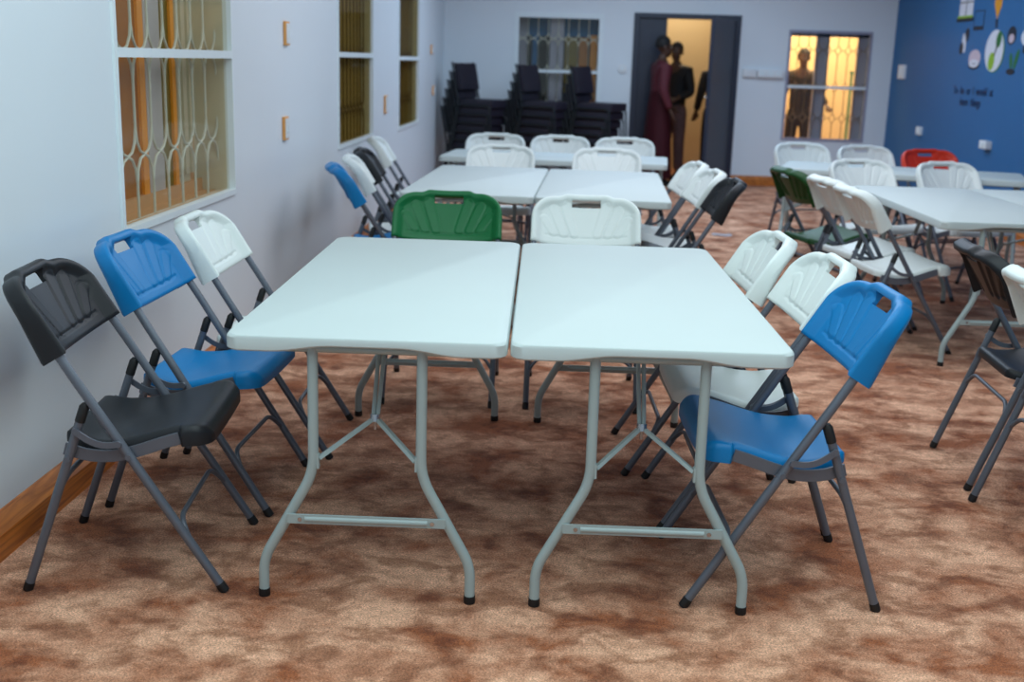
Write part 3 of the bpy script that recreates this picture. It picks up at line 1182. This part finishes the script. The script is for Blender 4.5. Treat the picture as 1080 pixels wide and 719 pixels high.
def right_box(y, z, hh, hw, label, name='wall_socket', dd=0.04):
    t = thing(name, label, 'socket', (XR, y, z))
    bm = bmesh.new()
    add_box(bm, (-dd, -hw, -hh), (0, hw, hh))
    obj('base_plate', bm, M['plate'], t, bevel=0.006)
    bm = bmesh.new()
    add_box(bm, (-dd - 0.012, -hw * 0.4, -hh * 0.5), (-dd + 0.002, hw * 0.4, hh * 0.5))
    obj('rocker', bm, M['white_frame'], t, smooth=False)


right_box(14.07, 1.45, 0.08, 0.10, 'grey white switch plate high on the blue wall near the corner')
right_box(13.2, 0.81, 0.045, 0.06, 'small pale socket low on the blue wall near the corner')
right_box(11.18, 0.795, 0.038, 0.085, 'white socket with a plug on the blue wall below the lettering', dd=0.06)


# ------------------------------------------------------------------ decals on the blue wall (flat stickers)
def wr(o):
    return lambda y, z: (XR - o, y, z)


def sticker(name, label, pieces):
    root = thing(name, label, 'wall sticker', (0, 0, 0), 0, 'stickers on the blue wall')
    cy = sum(p[0] for p in pieces[0][1]) / len(pieces[0][1])
    cz = sum(p[1] for p in pieces[0][1]) / len(pieces[0][1])
    root.location = (XR, cy, cz)
    for k, (nm, poly, m) in enumerate(pieces):
        bm = bmesh.new()
        o1 = 0.0015 + 0.0012 * k
        add_prism(bm, poly, lambda y, z: (-0.0002, y - cy, z - cz), lambda y, z: (-o1, y - cy, z - cz))
        obj(nm, bm, M[m], root, smooth=False)
    return root


def rect(y0, y1, z0, z1):
    return [(y0, z0), (y1, z0), (y1, z1), (y0, z1)]


def ell(cy, cz, ry, rz, tilt=0, n=22):
    out = []
    for i in range(n):
        a = 2 * PI * i / n
        u, v = ry * math.cos(a), rz * math.sin(a)
        out.append((cy + u * math.cos(tilt) - v * math.sin(tilt), cz + u * math.sin(tilt) + v * math.cos(tilt)))
    return out


sticker('window_sticker', 'white window shaped wall sticker with dark sill, top left on the blue wall',
        [('panel', rect(12.02, 12.40, 2.02, 2.32), 'd_white'), ('grid_line', rect(12.20, 12.215, 2.02, 2.32), 'd_dark'), ('grid_line', rect(12.02, 12.40, 2.15, 2.16), 'd_dark'),
         ('sill', rect(11.98, 12.45, 1.965, 2.0), 'd_dark'), ('grass', rect(12.0, 12.43, 2.0, 2.022), 'd_lime')])
sticker('phone_sticker', 'outlined phone shaped wall sticker with a dark base, right of the window shaped one',
        [('outline', rect(11.68, 11.95, 1.87, 2.06), 'd_dark'), ('screen', rect(11.70, 11.93, 1.91, 2.05), 'wall_blue')])
sticker('brush_sticker', 'orange pencil shaped wall sticker pointing down above the white oval',
        [('pencil_body', [(11.27, 2.30), (11.44, 2.30), (11.46, 2.10), (11.36, 1.96), (11.28, 2.08)], 'd_orange'), ('pencil_tip', [(11.33, 1.96), (11.39, 1.96), (11.37, 1.88), (11.33, 1.88)], 'd_dark')])
sticker('bow_sticker', 'dark and white twisted bow wall sticker below the phone shaped one',
        [('dark_loop', ell(12.10, 1.83, 0.06, 0.07, 0.4), 'd_dark'), ('white_loop', ell(12.16, 1.75, 0.05, 0.10, -0.3), 'd_white'), ('dark_loop', ell(12.22, 1.70, 0.055, 0.06, 0.4), 'd_dark')])
sticker('cup_sticker', 'pale pink cup shaped wall sticker left of the white oval',
        [('cup', ell(11.82, 1.60, 0.16, 0.085), 'd_pink'), ('cup_base', ell(11.82, 1.535, 0.15, 0.045), 'd_dark'), ('cup_band', ell(11.82, 1.55, 0.13, 0.040), 'd_white'), ('mouth', rect(11.76, 11.87, 1.546, 1.552), 'd_dark')])
sticker('oval_sticker', 'large white oval wall sticker with a green leaf, in the middle of the drawings',
        [('outline', ell(11.31, 1.662, 0.235, 0.20), 'd_green'), ('oval', ell(11.33, 1.668, 0.225, 0.195), 'd_white'), ('leaf', ell(11.37, 1.57, 0.075, 0.085, 0.3), 'd_lime'),
         ('leaf', ell(11.24, 1.77, 0.06, 0.075, 0.3), 'd_green'), ('twig', [(11.30, 1.62), (11.32, 1.62), (11.27, 1.73), (11.25, 1.73)], 'd_dark')])
sticker('bug_sticker', 'dark rounded wall sticker right of the white oval',
        [('disc', ell(10.95, 1.80, 0.105, 0.085), 'd_dark'), ('spot', ell(10.95, 1.775, 0.06, 0.04), 'd_pink')])
sticker('sprout_sticker', 'green two leaf sprout wall sticker below the dark rounded one',
        [('leaf', ell(10.90, 1.575, 0.035, 0.075, -0.35), 'd_green'), ('leaf', ell(10.78, 1.59, 0.035, 0.095, 0.45), 'd_green'), ('soil', ell(10.88, 1.478, 0.10, 0.028), 'd_dark')])
sticker('bulb_sticker', 'white bulb wall sticker with a dark base at the right edge of the photo',
        [('bulb', ell(10.60, 1.78, 0.13, 0.075), 'd_white'), ('bulb_base', rect(10.55, 10.66, 1.64, 1.71), 'd_dark')])


def lettering(name, label, words, y, z, size):
    root = thing(name, label, 'lettering', (XR, y, z))
    off = 0.0
    for w in words:
        cu = bpy.data.curves.new('word', 'FONT')
        cu.body = w
        cu.size = size
        cu.extrude = 0.002
        cu.offset = 0.0
        tmp = bpy.data.objects.new('tmp', cu)
        COL.objects.link(tmp)
        bpy.context.view_layer.update()
        me = bpy.data.meshes.new_from_object(tmp.evaluated_get(bpy.context.evaluated_depsgraph_get()))
        bpy.data.objects.remove(tmp)
        me.materials.clear()
        me.materials.append(M['ink'])
        wd = max(v.co.x for v in me.vertices)
        o = bpy.data.objects.new('word', me)
        COL.objects.link(o)
        o.parent = root
        o.matrix_local = Matrix(((0, 0, -1, -0.0025), (-1, 0, 0, -off), (0, 1, 0, 0), (0, 0, 0, 1)))
        off += wd + size * 0.55
    return root


lettering('wall_lettering', 'upper line of dark blue lettering painted on the blue wall', ['To', 'be', 'or', 'I', 'would', 'at'], 12.30, 1.245, 0.118)
lettering('wall_lettering', 'lower, shorter line of dark blue lettering on the blue wall', ['learn', 'things'], 12.08, 1.135, 0.118)

# slip of paper on the carpet
bm = bmesh.new()
nx = 8
v0 = []
for i in range(nx + 1):
    x = -0.085 + 0.17 * i / nx
    z = 0.003 + 0.004 * math.sin(i * 0.9)
    v0.append([bm.verts.new((x, -0.06, z)), bm.verts.new((x, 0.06, z + 0.002))])
for a, b in zip(v0, v0[1:]):
    quad(bm, (a[0], b[0], b[1], a[1]))
bmesh.ops.solidify(bm, geom=list(bm.faces), thickness=0.0015)
o = obj('paper_slip', bm, M['paper'])
o.location = (1.625, 10.07, 0.002)
tag(o, 'small white slip of paper lying on the carpet in the aisle', 'paper')


# ------------------------------------------------------------------ people in the doorway and corridor
def skin_mesh(verts, edges, radii, root=0, sub=1):
    me = bpy.data.meshes.new('sk')
    me.from_pydata(verts, edges, [])
    o = bpy.data.objects.new('sk', me)
    COL.objects.link(o)
    md = o.modifiers.new('skin', 'SKIN')
    md.use_smooth_shade = True
    for i, r in enumerate(radii):
        sv = me.skin_vertices[0].data[i]
        sv.radius = r if isinstance(r, tuple) else (r, r)
        sv.use_root = (i == root)
    if sub:
        s = o.modifiers.new('sub', 'SUBSURF')
        s.levels = sub
        s.render_levels = sub
    bpy.context.view_layer.update()
    out = bpy.data.meshes.new_from_object(o.evaluated_get(bpy.context.evaluated_depsgraph_get()))
    bpy.data.objects.remove(o)
    return out


def voxel(bm, size, smooth=3):
    me = bpy.data.meshes.new('vx')
    bm.to_mesh(me)
    bm.free()
    o = bpy.data.objects.new('vx', me)
    COL.objects.link(o)
    md = o.modifiers.new('r', 'REMESH')
    md.mode = 'VOXEL'
    md.voxel_size = size
    md.use_smooth_shade = True
    if smooth:
        sm = o.modifiers.new('s', 'SMOOTH')
        sm.factor = 0.5
        sm.iterations = smooth
    bpy.context.view_layer.update()
    out = bpy.data.meshes.new_from_object(o.evaluated_get(bpy.context.evaluated_depsgraph_get()))
    bpy.data.objects.remove(o)
    return out


def link_mesh(name, me, m, parent):
    me.materials.clear()
    me.materials.append(m)
    me.shade_smooth()
    o = bpy.data.objects.new(name, me)
    COL.objects.link(o)
    o.parent = parent
    return o


def person(label, loc, rotz, H, arms, head_turn, top_m, leg_m, robe=None, hair_h=0.012):
    """local frame: faces +Y, x to its right.  arms = ((elbow),(wrist)) for right and left, in metres for a 1.75 m body"""
    k = H / 1.75
    root = thing('person', label, 'person', loc, rotz)
    V = [(0, 0, 0.95), (0, -0.005, 1.10), (0, 0.0, 1.28), (0, 0.0, 1.42), (0, 0.01, 1.50), (0, 0.015, 1.56)]
    E = [(0, 1), (1, 2), (2, 3), (3, 4), (4, 5)]
    Rr = [(0.15, 0.105), (0.135, 0.095), (0.155, 0.105), (0.12, 0.085), 0.055, 0.055]
    hands = []
    for s, (el, wr_) in zip((1, -1), arms):
        b = len(V)
        V += [(s * 0.175, 0, 1.405), el, wr_]
        E += [(3, b), (b, b + 1), (b + 1, b + 2)]
        Rr += [0.06, 0.045, 0.030]
        d = (Vector(wr_) - Vector(el)).normalized()
        hands.append((Vector(wr_), d, s))
    for s in (1, -1):
        b = len(V)
        V += [(s * 0.09, 0, 0.86), (s * 0.105, 0.015, 0.50), (s * 0.11, -0.01, 0.09), (s * 0.12, 0.13, 0.045)]
        E += [(0, b), (b, b + 1), (b + 1, b + 2), (b + 2, b + 3)]
        Rr += [0.085, 0.058, 0.042, 0.036]
    body = skin_mesh(V, E, Rr, 0, 1)
    bm = bmesh.new()
    bm.from_mesh(body)
    # hands: palm plus four fingers and a thumb, slightly curled
    for w, d, s in hands:
        side = d.cross(Vector((0, 1, 0)))
        side = side.normalized() if side.length > 0.2 else Vector((1, 0, 0))
        nrm = side.cross(d).normalized()
        pal = w + d * 0.05
        add_tube(bm, [w - d * 0.01, w + d * 0.03, w + d * 0.07, w + d * 0.092], [0.028, 0.036, 0.040, 0.036], 10, ry=0.5)
        for q, (off, ln) in enumerate(((-0.030, 0.066), (-0.010, 0.076), (0.010, 0.072), (0.030, 0.056))):
            a = w + d * 0.088 + side * off
            add_tube(bm, [a, a + d * ln * 0.45 + nrm * 0.006, a + d * ln * 0.8 + nrm * 0.02, a + d * ln * 0.93 + nrm * 0.034], [0.0095, 0.009, 0.008, 0.006], 8)
        a = w + d * 0.03 - side * s * 0.026
        add_tube(bm, [a, a - side * s * 0.022 + d * 0.025, a - side * s * 0.03 + d * 0.058], [0.012, 0.0105, 0.008], 8)
    # head with brow, nose, lips, chin and ears
    T = Matrix.Translation((0, 0.02, 1.635)) @ Matrix.Rotation(head_turn, 4, 'Z')

    def hp(x, y, z):
        return T @ Vector((x, y, z))

    def ball(c, r, sc):
        mm = Matrix.Translation(hp(*c)) @ Matrix.Rotation(head_turn, 4, 'Z') @ Matrix.Diagonal((r * sc[0], r * sc[1], r * sc[2], 1))
        bmesh.ops.create_uvsphere(bm, u_segments=20, v_segments=14, radius=1, matrix=mm)
    ball((0, -0.005, 0.03), 0.1, (0.76, 0.94, 0.86))
    ball((0, 0.025, -0.04), 0.1, (0.60, 0.66, 0.75))
    ball((0, 0.062, -0.092), 0.03, (1, 0.8, 0.8))
    ball((0, 0.094, -0.022), 0.017, (0.95, 1.0, 0.9))
    ball((0, 0.087, 0.0), 0.011, (0.9, 1.0, 2.2))
    ball((0, 0.086, -0.052), 0.014, (1.7, 0.8, 0.6))
    ball((0, 0.078, 0.026), 0.02, (2.2, 0.7, 0.5))
    for s in (1, -1):
        ball((s * 0.078, -0.005, -0.005), 0.026, (0.4, 0.75, 1.15))
    b_o = link_mesh('body', voxel(bm, 0.008, 3), M['skin'], root)
    # hair cap
    bm = bmesh.new()
    mm = Matrix.Translation(hp(0, -0.013, 0.042)) @ Matrix.Rotation(head_turn, 4, 'Z') @ Matrix.Diagonal((0.083, 0.096, 0.084 + hair_h, 1))
    bmesh.ops.create_uvsphere(bm, u_segments=24, v_segments=18, radius=1, matrix=mm)
    inv = T.inverted()
    bmesh.ops.delete(bm, geom=[v for v in bm.verts if (inv @ v.co).z < -0.01 or ((inv @ v.co).y > 0.05 and (inv @ v.co).z < 0.055)], context='VERTS')
    obj('hair', bm, M['hair'], root)
    # eyes
    for s in (1, -1):
        bm = bmesh.new()
        mm = Matrix.Translation(hp(s * 0.031, 0.0765, 0.006)) @ Matrix.Diagonal((0.012, 0.008, 0.007, 1))
        bmesh.ops.create_uvsphere(bm, u_segments=12, v_segments=8, radius=1, matrix=mm)
        e = obj('eye', bm, M['eye'], root)
        bm = bmesh.new()
        mm = Matrix.Translation(hp(s * 0.031, 0.0835, 0.006)) @ Matrix.Diagonal((0.005, 0.003, 0.006, 1))
        bmesh.ops.create_uvsphere(bm, u_segments=10, v_segments=8, radius=1, matrix=mm)
        obj('pupil', bm, M['hair'], e)
    # top: torso and sleeves as one garment
    V2 = [(0, 0, 0.86), (0, -0.005, 1.10), (0, 0.0, 1.28), (0, 0.0, 1.42), (0, 0.008, 1.485)]
    E2 = [(0, 1), (1, 2), (2, 3), (3, 4)]
    R2 = [(0.182, 0.132), (0.155, 0.112), (0.175, 0.120), (0.135, 0.10), 0.066]
    for s, (el, wr_) in zip((1, -1), arms):
        b = len(V2)
        cuff = Vector(el).lerp(Vector(wr_), 0.92)
        V2 += [(s * 0.18, 0, 1.405), el, tuple(cuff)]
        E2 += [(3, b), (b, b + 1), (b + 1, b + 2)]
        R2 += [0.076, 0.062, 0.047]
    g = link_mesh('robe_top' if robe else 'jacket', skin_mesh(V2, E2, R2, 0, 2), M[top_m], root)
    if robe:   # long skirt of the robe with soft folds
        bm = bmesh.new()
        ringz = [(1.12, 0.160, 0.118), (0.95, 0.185, 0.138), (0.70, 0.205, 0.155), (0.45, 0.225, 0.17), (0.2, 0.245, 0.185), (0.10, 0.25, 0.19)]
        rs = []
        for zi, (z, a, b) in enumerate(ringz):
            ring = []
            for j in range(48):
                an = 2 * PI * j / 48
                w = 1 + 0.035 * zi / 5 * math.sin(an * 9)
                ring.append(bm.verts.new((a * w * math.cos(an), b * w * math.sin(an), z)))
            rs.append(ring)
        for a, b in zip(rs, rs[1:]):
            for j in range(48):
                quad(bm, (a[j], a[(j + 1) % 48], b[(j + 1) % 48], b[j]))
        bmesh.ops.solidify(bm, geom=list(bm.faces), thickness=0.006)
        obj('robe_skirt', bm, M[robe], root)
    V3 = [(0, 0, 1.06), (0, 0, 0.92)]
    E3 = [(0, 1)]
    R3 = [(0.150, 0.108), (0.160, 0.118)]
    for s in (1, -1):
        b = len(V3)
        V3 += [(s * 0.092, 0, 0.80), (s * 0.106, 0.013, 0.50), (s * 0.112, -0.008, 0.11)]
        E3 += [(1, b), (b, b + 1), (b + 1, b + 2)]
        R3 += [0.102, 0.08, 0.068]
    link_mesh('trousers', skin_mesh(V3, E3, R3, 0, 2), M[leg_m], root)
    for s in (1, -1):
        bm = bmesh.new()
        add_tube(bm, [(s * 0.110, -0.06, 0.040), (s * 0.112, 0.0, 0.052), (s * 0.118, 0.08, 0.042), (s * 0.124, 0.16, 0.036), (s * 0.126, 0.20, 0.033)], [0.036, 0.052, 0.050, 0.044, 0.022], 14, ry=0.72)
        for v in bm.verts:
            v.co.z = max(v.co.z, 0.0)
        obj('shoe', bm, M['shoe'], root)
    root.scale = (k, k, k)
    return root


DOWN = ((0.245, -0.03, 1.13), (0.255, 0.07, 0.90))
DOWNL = ((-0.245, -0.03, 1.13), (-0.255, 0.07, 0.90))
FWDR = ((0.23, -0.02, 1.13), (0.19, 0.22, 1.06))
FWDL = ((-0.23, -0.02, 1.13), (-0.19, 0.22, 1.06))
person('person in a long maroon robe standing in front of the dark door leaf', (1.42, 14.22, 0), R(-80), 1.77, (DOWN, ((-0.24, 0.04, 1.13), (-0.22, 0.20, 0.96))), 0.0, 'maroon', 'cloth_black', robe='maroon')
person('person in a black jacket standing in the doorway, facing the robed person', (1.70, 15.05, 0), R(140), 1.72, (DOWN, FWDL), R(20), 'cloth_black', 'cloth_print')
person('person in black, half hidden behind the open door leaf', (2.30, 15.55, 0), R(12), 1.66, (DOWN, DOWNL), 0.0, 'cloth_black', 'cloth_black')
person('person in a brown top, a silhouette behind the lit amber window', (3.43, 15.62, 0), R(165), 1.70, (((0.25, -0.05, 1.13), (0.27, 0.10, 0.98)), ((-0.26, 0.0, 1.14), (-0.36, 0.14, 1.02))), 0.0, 'cloth_brown', 'cloth_brown')
